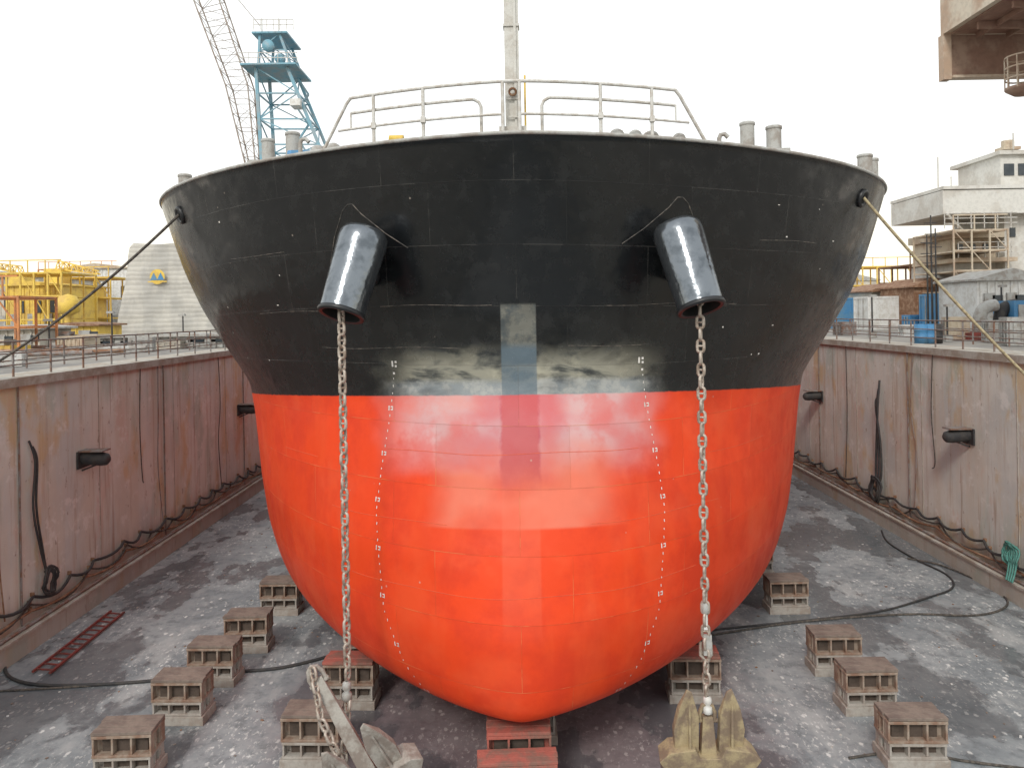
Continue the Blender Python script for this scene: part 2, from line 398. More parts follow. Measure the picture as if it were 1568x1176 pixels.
for s_ in(-1,1):
    Z=2.0;i=0
    while Z<8.7:
        X=float(np.interp(Z,zt,xt))*s_
        if i%6==0: mark(X-.045,Z,.03,.10); mark(X+.02,Z+.03,.05,.025); mark(X+.02,Z-.03,.05,.025); mark(X+.045,Z,.02,.09)
        else: mark(X,Z,.022,.055 if i%2 else .035)
        Z+=.165;i+=1
    mark(2.72*s_-.05,8.93,.045,.13); mark(2.72*s_+.03,8.97,.05,.05); mark(2.72*s_+.03,8.88,.05,.05); mark(2.74*s_,8.72,.05,.05)
for Z in np.arange(8.9,12.7,.7):
    for X in(-7.6,-6.1,6.2,7.7,5.2):
        if random.random()<.5: mark(X+random.uniform(-.5,.5),Z,random.uniform(.03,.09),random.uniform(.02,.04))
b.obj('draft_marks',ship,OFF)

# ------------------------------------------------------------------ chains
def chain(name,P,link=.31,w=.20,r=.032,extra=None):
    b=B(); P=[Vector(p) for p in P]
    seg=[(q-p).length for p,q in zip(P,P[1:])]; tot=sum(seg); pitch=link-2*r*1.15; nL=int(tot/pitch)
    def at(s):
        for p,q,l in zip(P,P[1:],seg):
            if s<=l: return p+(q-p)*(s/l),(q-p).normalized()
            s-=l
        return P[-1],(P[-1]-P[-2]).normalized()
    for i in range(nL):
        c,t=at(i*pitch+pitch/2)
        a=t.orthogonal() if abs(t.y)>.9 else t.cross(Vector((0,1,0)))
        a.normalize(); bb=t.cross(a)
        base=.55+random.uniform(-.22,.22)+(math.pi/2 if i%2 else 0)
        s_=a*math.cos(base)+bb*math.sin(base)
        pts=[]; hl=link/2-r; hw=w/2-r
        for k in range(16):
            th=2*math.pi*k/16; cx=math.cos(th);cy=math.sin(th)
            pts.append(c+s_*cx*hw*1.0+t*(cy*hw+(hl-hw)*max(-1,min(1,cy*3))))
        b.tube(pts,r,m_chain,7,closed=True)
        b.cyl(c-s_*hw,c+s_*hw,r*.7,m_chain,6)
    if extra: extra(b)
    return b.obj(name)
def ex_left(b):
    b.lathe((hp[0].x,14.95,2.75),(0,0,-1),[(.03,0),(.08,.03),(.09,.15),(.05,.2),(.10,.25),(.10,.36),(.04,.4)],m_grey,12)
chain('anchor_chain',[(hp[0].x+.02,14.95,10.35),(hp[0].x+.02,14.95,2.65)],extra=ex_left)
chain('anchor_chain',[(hp[0].x+.02,14.95,2.4),(hp[0].x+.0,14.7,1.7),(hp[0].x+.02,14.5,1.3)])
chain('anchor_chain',[(-4.08,14.7,3.15),(-3.85,14.4,2.3),(-3.4,14.3,1.4)])
def ex_right(b):
    X=hp[1].x
    b.box((X,14.95,3.9),(.07,.07,.5),m_white); b.lathe((X,14.95,4.2),(0,0,-1),[(.03,0),(.07,.05),(.07,.2),(.03,.25)],m_grey,10)
    b.box((X+.03,14.95,3.35),(.16,.10,.40),m_grey); b.tube([(X-.10,14.95,3.4),(X-.11,14.95,3.15),(X,14.95,3.02),(X+.11,14.95,3.15),(X+.10,14.95,3.4)],.035,m_chain)
    b.lathe((X,14.9,2.35),(0,0,-1),[(.03,0),(.08,.03),(.09,.12),(.05,.17),(.09,.2),(.10,.32),(.04,.36)],m_white,12)
chain('anchor_chain',[(hp[1].x,14.95,10.35),(hp[1].x,14.95,2.25)],extra=ex_right)
# anchors
def anchor(name,Mx,mat,sh_,ang):
    b=B(); T=lambda p: Mx@Vector(p)
    def fr(p): return [T(q) for q in p]
    w0,w1=.16,.10; q_=sh_
    vs=fr([(-w0,-.12,0),(w0,-.12,0),(w0,.12,0),(-w0,.12,0),(-w1,-.08,q_),(w1,-.08,q_),(w1,.08,q_),(-w1,.08,q_)])
    b.add(vs,[(3,2,1,0),(4,5,6,7),(0,1,5,4),(1,2,6,5),(2,3,7,6),(3,0,4,7)],mat)
    b.tube(fr([(-.14,0,q_-.12),(-.15,0,q_+.05),(-.09,0,q_+.2),(0,0,q_+.25),(.09,0,q_+.2),(.15,0,q_+.05),(.14,0,q_-.12)]),.045,mat); b.cyl(T((-.2,0,q_-.1)),T((.2,0,q_-.1)),.045,mat)
    ca,sa=math.cos(ang),math.sin(ang)
    rr=lambda x,y,z:(x,y*ca-z*sa,y*sa+z*ca)
    pr=[(-1.0,0),(-.85,-.22),(-.35,-.34),(.35,-.34),(.85,-.22),(1.0,0),(.8,.18),(.3,.25),(.2,.05),(-.2,.05),(-.3,.25),(-.8,.18)]
    A=[T(rr(p[0],-.24,p[1])) for p in pr];C=[T(rr(p[0]*.95,.24,p[1])) for p in pr];N=len(pr)
    b.add(A+C,[tuple(range(N)),tuple(range(N,2*N))[::-1]]+[(i,i+N,(i+1)%N+N,(i+1)%N) for i in range(N)],mat)
    for s_ in(-1,1):
        pf=[(.20,.1),(.66,.1),(.70,.55),(.60,1.0),(.44,1.38),(.34,1.32),(.21,.85)]
        pf=[(s_*p,q) for p,q in pf]; n_=len(pf)
        A=[T(rr(p,-.09 if q<1.2 else -.02,q)) for p,q in pf]; C=[T(rr(p,.09 if q<1.2 else .02,q)) for p,q in pf]
        b.add(A+C,[tuple(range(n_)),tuple(range(n_,2*n_))[::-1]]+[(i,i+n_,(i+1)%n_+n_,(i+1)%n_) for i in range(n_)],mat)
        b.prism([T(rr(s_*.41,-.08,.1)),T(rr(s_*.41,-.2,.12)),T(rr(s_*.42,-.08,1.1))],(T((.05,0,0))-T((0,0,0))),mat)
    return b.obj(name,bevel=.02)
anchor('anchor',Matrix.Translation((3.68,14.9,1.22)),m_anch2,.75,R(8))
zd=Vector((-1.25,0.25,2.1)).normalized(); yd=Vector((.1,1,0)); xd=yd.cross(zd).normalized(); yd=zd.cross(xd)
Mx=Matrix.Translation((-2.85,14.5,1.0))@Matrix((xd,yd,zd)).transposed().to_4x4()@Matrix.Rotation(R(20),4,'Z')
anchor('anchor',Mx,m_anch1,2.25,R(30))
b=B()
b.box((3.68,14.9,.45),(1.8,.5,.9),m_wood); b.obj('timber_pad',bevel=.02)
b=B()
b.box((-2.85,14.5,.33),(1.8,.6,.66),m_wood); b.obj('timber_pad',bevel=.02)

# ------------------------------------------------------------ keel blocks
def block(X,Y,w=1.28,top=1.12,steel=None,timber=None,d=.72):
    steel=steel or m_bsteel; timber=timber or m_wood
    b=B()
    b.box((0,d/2,.11),(w*1.04,d*1.08,.22),m_conc)
    def tier(z0,z1,mt,inset=0):
        ww=w-inset; h=z1-z0
        b.box((0,d/2,(z0+z1)/2),(ww-.30,d-.36,h-.02),m_recess_shade)
        for zc in(z0+.03,z1-.03): b.box((0,d/2,zc),(ww,d,.06),mt)
        nr=4
        for i in range(nr):
            xx=-ww/2+.03+(ww-.06)*i/(nr-1)
            for yy in(.10,d-.10): b.box((xx,yy,(z0+z1)/2),(.045,.18,h-.12),mt)
        for yy in(d*.36,d*.64):
            for s_ in(-1,1): b.box((s_*(ww/2-.08),yy,(z0+z1)/2),(.15,.04,h-.12),mt)
    zm=.225+(top-.32)*.42
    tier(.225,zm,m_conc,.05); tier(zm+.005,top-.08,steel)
    for i in range(3): b.box((random.uniform(-.02,.02),d*(i+.5)/3,top-.037+random.uniform(-.004,.004)),(w*random.uniform(.98,1.02),d/3-.012,.07),timber)
    o=b.obj('keel_block',bevel=.008); o.location=(X,Y,0); o.rotation_euler=(0,0,random.uniform(-.05,.05)); return o
for X,Y in((-8.65,16.2),(-8.5,18.5),(-8.45,20.4),(-8.2,22.4),(-8.1,25.2),(-8.2,29),(-8.2,33),(8.55,16.2),(8.6,18.4),(8.65,20.4),(8.85,24.6),(8.85,28),(8.9,31),(8.9,35),(-8.2,37),(-8.2,42),(8.9,40)):
    block(X,Y)
for X,Y in((-4.3,21.4),(-4.4,19.1),(-4.7,16.6),(4.45,19.1),(4.75,21.6),(4.6,25),(-4.3,25),(-4.3,30),(4.6,30)):
    block(X,Y,1.3,1.2,m_bsteel if Y<17 or random.random()<.5 else m_redwood,m_redwood if Y>17 else m_wood)
block(-.06,15.32,1.33,1.46,m_redwood,m_redwood); block(-.1,14.72,1.58,1.2,m_redwood,m_redwood,d=.52)
for Y in(17.4,20,23,26,30,34): block(.1,Y,1.4,1.48,m_redwood,m_redwood)

# ------------------------------------------------------------ dock
XL,XR,WT=-15.3,17.0,8.3
n=NT('dock_floor_concrete'); x,y,z=n.sep()
a=n.noise(.35,6,.65);c=n.noise(2.2,7,.7);e=n.noise(14,4,.7);st=n.noise(.8,5,.6,n.mp((1,.35,1)))
col=n.mix(n.ss(a,.38,.62),(.22,.245,.26),(.33,.355,.365)); col=n.mix(n.ss(c,.45,.7,0,.7),col,(.13,.145,.155))
col=n.mix(n.ss(st,.55,.68,0,.6),col,(.46,.475,.47))
v=n.N.new('ShaderNodeTexVoronoi'); v.inputs['Scale'].default_value=3.6; v.inputs['Randomness'].default_value=1; n.t.links.new(n.mp((1,.6,1)),v.inputs['Vector'])
vn=n.math('ADD',v.outputs['Distance'],n.math('MULTIPLY',e,.45))
spk=n.math('MULTIPLY',n.ss(vn,.36,.42,1,0),n.ss(n.noise(.5,4,.6),.38,.52))
col=n.mix(n.math('MULTIPLY',spk,.9),col,(.74,.75,.73))
fl=n.ss(n.noise(9,5,.8,n.mp((1,.5,1))),.55,.62); col=n.mix(n.math('MULTIPLY',fl,n.ss(n.noise(.4,3),.40,.54,.1,.85)),col,(.68,.69,.67))
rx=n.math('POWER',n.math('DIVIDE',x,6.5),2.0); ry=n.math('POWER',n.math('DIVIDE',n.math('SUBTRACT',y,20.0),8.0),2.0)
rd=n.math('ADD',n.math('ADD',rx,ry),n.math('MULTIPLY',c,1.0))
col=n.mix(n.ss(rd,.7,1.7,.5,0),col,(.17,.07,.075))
wet=n.ss(n.math('ADD',n.noise(.34,4,.6,n.mp((1,.5,1))),n.math('MULTIPLY',c,.12)),.55,.61)
col=n.mix(n.math('MULTIPLY',wet,.6),col,(.08,.09,.10))
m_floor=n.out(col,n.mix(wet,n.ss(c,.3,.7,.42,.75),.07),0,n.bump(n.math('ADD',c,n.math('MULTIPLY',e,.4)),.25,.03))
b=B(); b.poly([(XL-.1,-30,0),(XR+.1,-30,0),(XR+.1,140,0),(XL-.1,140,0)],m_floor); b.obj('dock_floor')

n=NT('dock_wall_concrete')
a=n.noise(.3,6,.6);c=n.noise(1.4,7,.7);s1=n.noise(1.0,6,.65,n.mp((.8,.8,.10)));s2=n.noise(2.6,6,.7,n.mp((.9,.9,.06),(4,3,1)));x,y,z=n.sep()
col=n.mix(n.ss(a,.38,.62),(.74,.74,.68),(.60,.62,.59)); col=n.mix(n.ss(s1,.42,.62,0,.6),col,(.66,.60,.50)); col=n.mix(n.ss(s2,.52,.68,0,.65),col,(.48,.39,.30))
col=n.mix(n.ss(n.noise(.55,5,.6,n.mp((1,1,.5),(9,2,0))),.54,.66,0,.7),col,(.64,.47,.24))
col=n.mix(n.ss(n.noise(.45,5,.6,n.mp((1,1,.35),(3,12,0))),.55,.65,0,.6),col,(.44,.53,.46))
col=n.mix(n.ss(n.noise(.7,5,.6,n.mp((1,1,.6),(13,22,4))),.58,.66,0,.35),col,(.66,.44,.36))
col=n.mix(n.ss(c,.55,.68,0,.6),col,(.84,.84,.80))
col=n.mix(n.ss(n.noise(3.5,4,.7,n.mp((1,1,.5),(1,1,5))),.62,.69,0,.7),col,(.30,.21,.15))
col=n.mix(n.ss(n.noise(1.6,5,.7,n.mp((1.5,1.5,.05),(7,7,7))),.60,.67,0,.75),col,(.38,.26,.18))
col=n.mix(n.ss(n.math('ADD',z,n.math('MULTIPLY',s2,2.5)),1.6,3.2,.6,0),col,(.28,.26,.22))
col=n.mix(n.ss(n.math('ADD',z,n.math('MULTIPLY',s1,-1.2)),7.2,7.9,0,.35),col,(.44,.41,.36))
m_wall=n.out(col,.85,0,n.bump(c,.4,.05))
m_cop=M('coping_concrete',(.50,.48,.43),(.37,.31,.25),1.5,.9,0,.4,.6,.4)
for X,s_ in((XL,-1),(XR,1)):
    b=B(); b.box((X+s_*.75,55,WT/2-.14),(1.5,170,WT-.28),m_wall)
    b.box((X+s_*.70,55,WT-.14),(1.6,170,.28),m_cop)
    b.box((X-s_*.22,55,.3),(.44,170,.6),m_wall); b.box((X-s_*.235,55,.64),(.5,170,.08),m_cop)
    for k in range(-4,24): b.box((X-s_*.004,k*6+1.5+(0 if s_>0 else 2),4.4),(.02,.04,7.3),m_cop)
    for k in range(-2,14): b.cyl((X-s_*.05,k*9.5+4,.7),(X-s_*.05,k*9.5+4,WT-.1),.03,m_rustrail,6)
    b.obj('dock_wall')
b=B(); b.box(((XL+XR)/2,-31,WT/2),(XR-XL+3,2,WT-.01),m_wall); b.box(((XL+XR)/2,141,WT/2),(XR-XL+3,2,WT-.01),m_wall); b.obj('dock_end_wall')
n=NT('quay_ground'); a=n.noise(.1,6,.65);c=n.noise(1.2,6,.7)
m_gr=n.out(n.mix(n.ss(c,.4,.65,0,.6),n.mix(n.ss(a,.4,.6),(.30,.28,.25),(.22,.21,.20)),(.36,.33,.29)),.9,0,n.bump(c,.3,.05))
b=B(); g=3000; z0=WT-.02; x0,x1,y0,y1=XL-1.45,XR+1.45,-31.9,141.9
b.poly([(-g,-g,z0),(x0,-g,z0),(x0,g,z0),(-g,g,z0)],m_gr); b.poly([(x1,-g,z0),(g,-g,z0),(g,g,z0),(x1,g,z0)],m_gr)
b.poly([(x0,-g,z0),(x1,-g,z0),(x1,y0,z0),(x0,y0,z0)],m_gr); b.poly([(x0,y1,z0),(x1,y1,z0),(x1,g,z0),(x0,g,z0)],m_gr); b.obj('ground')

def railing(X,y0,y1,step,mat,h=1.1):
    b=B(); k=0; y_=y0
    while y_<=y1: b.cyl((X,y_,WT),(X,y_,WT+h),.035,mat,6); y_+=step
    for q in(h,h*.66,h*.33): b.cyl((X,y0,WT+q),(X,y1,WT+q),.025,mat,6)
    b.obj('quay_railing')
railing(XL-.35,12,110,1.9,m_rustrail); railing(XL-2.6,16,110,2.3,m_rustrail,1.0); railing(XR+.35,12,110,1.9,m_rustrail); railing(XR+3,16,110,2.4,m_rustrail,1.0)

def wfender(X,s_,Y,Z):
    b=B()
    b.box((X-s_*.04,Y,Z-.05),(.06,.7,.6),m_dark)
    b.lathe((X,Y,Z),(-s_,0,-.08),[(.22,0),(.24,.15),(.24,.7),(.2,.9),(.1,.98),(.001,1.0)],m_dark,18)
    b.box((X-s_*.45,Y,Z+.25),(.85,.55,.05),m_rustrail); b.beam((X,Y,Z-.45),(X-s_*.6,Y,Z-.22),.06,m_dark)
    b.obj('wall_fender')
for a in((XL,-1,26.4,5.2),(XL,-1,41.5,5.0),(XR,1,28.2,5.15),(XR,1,41.9,5.15),(XL,-1,57,5.0),(XR,1,57,5.1)): wfender(*a)
def wallhose(X,s_,name,z,sag,r,mat,y0,y1,step,ph=0):
    b=B(); pts=[]; y_=y0
    random.seed(int(z*100)+int(r*1000)+int(X))
    while y_<y1:
        st=step*random.uniform(.7,1.3); sg=sag*random.uniform(.4,1.4)
        for k in range(6):
            t=k/6; pts.append((X-s_*(.10+.12*math.sin(math.pi*t)),y_+st*t,z-sg*4*t*(1-t)+.05*math.sin(y_*.7)))
        b.box((X-s_*.06,y_,z+.03),(.12,.05,.12),m_rust)
        y_+=st
    b.tube(pts,r,mat,7); b.obj(name)
for X,s_ in((XL,-1),(XR,1)):
    wallhose(X,s_,'service_hose',1.45,.22,.05,m_dark,12,100,1.8)
    wallhose(X,s_,'service_hose',1.25,.30,.035,m_drope,12,100,2.6)
    wallhose(X,s_,'service_hose',1.05,.12,.045,m_rust,12,100,3.4)
    b=B(); b.cyl((X-s_*.3,10,.74),(X-s_*.3,110,.74),.05,m_rustrail,8); b.obj('service_pipe')
    for Yk,ztop,zbot,mt in((20.6,7.9,1.3,m_drope),(22.1,8.2,1.2,m_rust),(30.5,8.1,3.4,m_drope),(32,8.1,1.4,m_rustrail),(38.5,8.1,1.3,m_drope),(46,8,1.3,m_dark)):
        b=B(); b.tube(crv([(X-s_*.06,Yk+.0,ztop),(X-s_*.10,Yk+random.uniform(-.2,.2),ztop*.7),(X-s_*.08,Yk+random.uniform(-.3,.3),ztop*.4+.5),(X-s_*.14,Yk+random.uniform(-.2,.2),zbot)],6),.022,mt,6); b.obj('hanging_cable')
def coil(b,c,r,mat,n=4,rr=.035):
    for k in range(n):
        q=r*random.uniform(.75,1.1); pts=[(c[0]+random.uniform(-.03,.03)+.05*math.sin(3*t),c[1]+q*.7*math.cos(t)+.05*k,c[2]+q*math.sin(t)) for t in [2*math.pi*i/18 for i in range(18)]]
        b.tube(pts,rr,mat,6,closed=True)
random.seed(3)
b=B()
for k in range(2): b.tube(crv([(XL+.1+.03*k,23.4+k*.12,6.3-.2*k),(XL+.22,23.5+.1*k,5.6),(XL+.2,23.4+.15*k,4.2),(XL+.15,23.8+.1*k,2.8),(XL+.2,24.0,2.0)]),.035,m_dark)
coil(b,(XL+.25,24.0,1.7),.42,m_dark,5); b.obj('hanging_hose')
b=B()
for k in range(3): b.tube(crv([(XR-.1,34.9+k*.1,6.6-.4*k),(XR-.25,34.8+.1*k,5.4),(XR-.2,35.1-.2*k,3.6),(XR-.2,35.2-.25*k,2.2),(XR-.25,35,1.6)]),.05,m_dark)
coil(b,(XR-.3,35,1.5),.55,m_dark,6,.045); b.obj('hanging_hose')
b=B(); coil(b,(XR-.35,25.3,1.55),.4,m_green,7,.03)
for k in range(4): b.tube(crv([(XR-.3,25.2+k*.1,1.9),(XR-.4,25.1+.12*k,1.2),(XR-.6,25.0+.1*k,.75)]),.03,m_green)
b.obj('rope_coil')
def fhose(pp,r,mat):
    b=B(); b.tube(crv([onz(x,y,r) for x,y in pp],10),r,mat,8); b.obj('floor_hose')
fhose([(-60,985),(10,990),(34,993),(25,1008),(8,1020),(18,1038),(60,1048),(140,1048),(230,1042),(330,1030),(430,1022),(520,1000)],.045,m_dark)
fhose([(-50,1060),(100,1052),(250,1040)],.03,m_drope)
fhose([(1085,965),(1150,958),(1250,948),(1350,935),(1420,915),(1458,900),(1450,880),(1400,855),(1360,830),(1350,812)],.035,m_dark)
fhose([(1090,972),(1200,955),(1300,945),(1400,940),(1490,942),(1535,932),(1540,915),(1500,890),(1440,865),(1390,855)],.035,m_drope)
fhose([(1300,1160),(1390,1150),(1480,1165),(1600,1180)],.03,m_drope)
b=B(); A0,A1,B0,B1=onz(50,1028,.08),onz(76,1030,.08),onz(170,935,.08),onz(190,937,.08)
b.beam(A0,B0,.06,m_redp);b.beam(A1,B1,.06,m_redp)
for k in range(13): t=(k+.5)/13; b.beam(A0.lerp(B0,t),A1.lerp(B1,t),.04,m_redp)
b.obj('steel_ladder')
b=B()
for k in range(900):
    x=random.uniform(XL+.8,XR-.8); y=random.uniform(12,42)
    if abs(x)<6 and y>16: continue
    s=random.uniform(.015,.055); b.box((x,y,s*.2),(s*random.uniform(.6,2),s,s*.4),random.choice([m_white,m_white,m_wood,m_conc,m_rust]),Matrix.Rotation(random.uniform(0,3),3,'Z'))
b.obj('floor_debris')
def rope(name,p,q,sag,r,mat):
    p=Vector(p);q=Vector(q); b=B(); pts=[]
    for k in range(25): t=k/24; v=p.lerp(q,t); v.z-=sag*4*t*(1-t); pts.append(v)
    b.tube(pts,r,mat,8); return b.obj(name)
lf=SM@hullp(-9.05,12.8)[0]; rf=SM@hullp(9.0,12.85)[0]
rope('mooring_rope',lf+Vector((0,-.1,0)),(XL-.45,22.3,WT+.3),.25,.04,m_drope)
rope('mooring_rope',rf+Vector((0,-.1,0)),(XR-.05,20.6,5.2),.3,.04,m_rope)
b=B(); b.cyl((XL-.5,22.3,WT),(XL-.5,22.3,WT+.45),.16,m_dark,14); b.lathe((XL-.5,22.3,WT+.4),(0,0,1),[(.16,0),(.24,.03),(.24,.1),(.001,.14)],m_dark,14); b.obj('quay_bollard')
b=B(); b.lathe((XR-.0,20.6,5.2),(-1,0,0),[(.2,0),(.2,.04),(.06,.05),(.06,.15),(.001,.16)],m_rust,12); b.obj('wall_ring')

# --------------------------------------------------- cranes & background
def lattice(b,A,Bq,nseg,r,rb,mat,sides=4):
    for a_,c_ in zip(A,Bq): b.beam(a_,c_,r,mat)
    L=len(A)
    for k in range(nseg):
        t0,t1=k/nseg,(k+1)/nseg
        for i in range(L):
            j=(i+1)%L
            p0=A[i].lerp(Bq[i],t0);p1=A[j].lerp(Bq[j],t0);q0=A[i].lerp(Bq[i],t1);q1=A[j].lerp(Bq[j],t1)
            b.beam(p0,p1,rb,mat); b.beam(p0,q1,rb*.8,mat) if (k+i)%2 else b.beam(p1,q0,rb*.8,mat)
CY=90
P=lambda x,y,Y=CY: aty(x,y,Y)
b=B()
D=Vector((0,5,0))
lo=[P(404,300),P(520,300),P(520,300)+D,P(404,300)+D]; hi=[P(392,104),P(440,104),P(440,104)+D,P(392,104)+D]
lattice(b,lo,hi,5,.36,.17,m_cblue)
gz=[Vector((p.x,p.y,WT)) for p in lo]
for i in range(4): b.beam(gz[i],lo[i],.6,m_cblue)
pc=P(414,102); b.box((pc.x,CY+2.5,pc.z),(6.6,7,.2),m_cblue)
pc2=P(418,52); lattice(b,[P(396,102),P(446,102),P(446,102)+D,P(396,102)+D],[P(398,52),P(428,52),P(428,52)+D,P(398,52)+D],2,.28,.14,m_cblue)
b.box((pc2.x-.3,CY+2.5,pc2.z),(4.2,6,.2),m_cblue)
for (xa_,xb,yb) in((370,458,100),(392,452,50)):
    for h in(.6,1.2):
        a_=P(xa_,yb);c_=P(xb,yb); b.beam(a_+Vector((0,-.8,h)),c_+Vector((0,-.8,h)),.07,m_rail)
    for k in range(7): a_=P(xa_+(xb-xa_)*k/6,yb)+Vector((0,-.8,0)); b.beam(a_,a_+Vector((0,0,1.2)),.07,m_rail)
for x_ in(397,423): a_=P(x_,52)+Vector((0,1,0)); b.beam(a_,a_+Vector((0,0,2.2)),.12,m_rail)
b.lathe(P(412,72)+Vector((0,-.5,0)),(0,1,0),[(.001,0),(.7,0),(.7,.5),(.001,.5)],m_cblue,16); b.lathe(P(430,92)+Vector((0,-.5,0)),(0,1,0),[(.001,0),(.6,0),(.6,.5),(.001,.5)],m_cblue,16)
c_=P(455,160); b.box((c_.x,CY,c_.z),(1.2,2,.8),m_white)
for k in range(7):
    a_=P(446,110+k*24)+Vector((0,3,0)); c_=P(462,110+(k+1)*24)+Vector((0,3,0))
    if k%2: a_,c_=P(462,110+k*24)+Vector((0,3,0)),P(446,110+(k+1)*24)+Vector((0,3,0))
    b.beam(a_,c_,.22,m_cblue)
BA=[P(378,262),P(392,262),P(392,262)+Vector((0,1.5,0)),P(378,262)+Vector((0,1.5,0))]
m_boom=M('boom_paint',(.36,.32,.29),(.26,.20,.16),1,.8)
BM=[P(345,130),P(379,130),P(379,130)+Vector((0,2.4,0)),P(345,130)+Vector((0,2.4,0))]
BB=[P(240,-150),P(278,-170),P(278,-170)+Vector((0,2.4,0)),P(240,-150)+Vector((0,2.4,0))]
lattice(b,BA,BM,6,.14,.06,m_boom); lattice(b,BM,BB,13,.14,.06,m_boom)
b.beam(P(386,262),P(410,300),.6,m_cblue)
b.cyl(P(240,-150),P(398,40),.05,m_boom,5)
b.obj('harbour_crane')

def shed(name,X0,X1,Y,d,z1,mat,roof,doors=2,z0=WT,win=True,corr=True,pitch=.6):
    b=B(); w=X1-X0; cx=(X0+X1)/2; h=z1-z0
    b.box((cx,Y+d/2,z0+h/2),(w,d,h),mat)
    if corr:
        k=X0+.2
        while k<X1-.1: b.box((k,Y-.02,z0+h/2),(.12,.06,h-.1),mat); k+=.45
    b.prism([(X0-.25,Y-.3,z1+.01),(X1+.25,Y-.3,z1+.01),(X1+.25,Y-.3,z1+.12),(cx,Y-.3,z1+.12+pitch),(X0-.25,Y-.3,z1+.12)],(0,d+.6,0),roof)
    for i in range(doors):
        xx=X0+w*(i+.5)/doors; b.box((xx,Y-.07,z0+min(h*.8,2.4)/2),(min(1.6,w/doors*.45),.08,min(h*.8,2.4)),m_grey)
        if win: b.box((xx+w/doors*.35,Y-.07,z0+h*.62),(min(.9,w*.15),.08,h*.22),m_glass)
    return b.obj(name)
def container(X,Y,z,mat,L=6,w=2.4,h=2.5,rot=0,name='shipping_container'):
    b=B(); b.box((0,0,h/2),(L-.1,w-.1,h-.1),mat)
    for s_ in(-1,1):
        for s2 in(-1,1): b.box((s_*(L/2-.08),s2*(w/2-.08),h/2),(.16,.16,h),mat)
        for zc in(.08,h-.08): b.box((0,s_*(w/2-.06),zc),(L-.33,.12,.16),mat)
        for zc in(.08,h-.08): b.box((s_*(L/2-.06),0,zc),(.12,w-.33,.16),mat)
    k=-L/2+.3
    while k<L/2-.2:
        for s_ in(-1,1): b.box((k,s_*(w/2-.04),h/2),(.12,.06,h-.34),mat)
        k+=.28
    for yy in(-.4*w/2.4,.4*w/2.4): b.cyl((-L/2+.0,yy,.1),(-L/2+.0,yy,h-.1),.03,m_grey,6)
    o=b.obj(name); o.location=(X,Y,z); o.rotation_euler=(0,0,rot)
def xa(px,Y): return (px-PX)/F*Y
def za(py,Y,px=PX): return aty(px,py,Y).z
n=NT('tarpaulin')
n1=n.noise(.8,5,.6,n.mp((1,1,.5)));w_=n.N.new('ShaderNodeTexWave'); w_.inputs['Scale'].default_value=.9; w_.inputs['Distortion'].default_value=2.0; w_.bands_direction='Z'; n.t.links.new(n.tc.outputs['Object'],w_.inputs['Vector'])
m_tarp=n.out(n.mix(n.ss(w_.outputs['Fac'],.0,.25,.35,0),n.mix(n.ss(n1,.35,.65),(.52,.50,.45),(.40,.39,.36)),(.31,.30,.28)),.8,0,n.bump(n.math('ADD',n1,n.math('MULTIPLY',w_.outputs['Fac'],.25)),.5,.15))
Y=55; b=B()
X0,X1=xa(172,Y),xa(352,Y); zt_=za(372,Y,200)
NXX,NZZ=48,20; vs=[];fs=[]
for j in range(NZZ+1):
    for i in range(NXX+1):
        u=i/NXX; v_=j/NZZ; x=X0+(X1-X0)*u
        z=WT+(zt_-WT-(1.3*max(0,1-u*7)) + .06*math.sin(u*13))*v_
        vs.append((x+.9*max(0,1-u*10)*v_,Y+.03*math.sin(u*60+v_*2)+.04*math.sin(v_*31+math.sin(u*9)*2)+.8*v_,z))
for j in range(NZZ):
    for i in range(NXX): a_=j*(NXX+1)+i; fs.append((a_,a_+1,a_+NXX+2,a_+NXX+1))
b.add(vs,fs,m_tarp,True)
b.box(((X0+X1)/2+.8,Y+6.2,(WT+zt_-1)/2),(X1-X0-1.2,10,zt_-1-WT),m_tarp)
tr=[vs[NZZ*(NXX+1)+i] for i in range(NXX+1)]
b.add([v for v in tr]+[(v[0]+.3,v[1]+10,v[2]-.6) for v in tr],[(i,i+1,i+NXX+2,i+NXX+1) for i in range(NXX)],m_tarp,True)
c_=aty(241,424,Y+.2)
b.lathe(c_,(0,-1,0),[(.001,.02),(.55,.02)],m_yellow,24)
for s_ in(-1,1): b.prism([c_+Vector((s_*.25-.27,-.04,-.25)),c_+Vector((s_*.25+.27,-.04,-.25)),c_+Vector((s_*.25,-.04,.3))],(0,-.02,0),m_blue)
b.box(c_+Vector((0,-.03,-.36)),(1.4,.02,.08),m_yellow)
b.obj('tarpaulin_covered_building')
m_palewall=M('pale_wall',(.55,.51,.43),(.42,.38,.32),.7,.8)
shed('warehouse',xa(-60,80),xa(60,80),80,12,za(425,80,20),m_palewall,m_grey,3)
shed('warehouse',xa(95,95),xa(200,95),95,12,za(412,95,140),m_white,m_beige,2)
shed('yellow_workshop',xa(10,66),xa(88,66),66,8,za(438,66,40),m_yellow,m_yellow,3,pitch=.3)
shed('site_cabin',xa(-20,42),xa(60,42),42,3,za(505,42,30),m_palewall,m_grey,2,pitch=.15)
shed('site_cabin',xa(70,50),xa(150,50),50,3,za(500,50,100),m_yellow,m_rust,2,pitch=.15)
shed('site_cabin',xa(133,44),xa(340,44),44,2.5,za(517,44,200),m_grey,m_grey,6,pitch=.1)
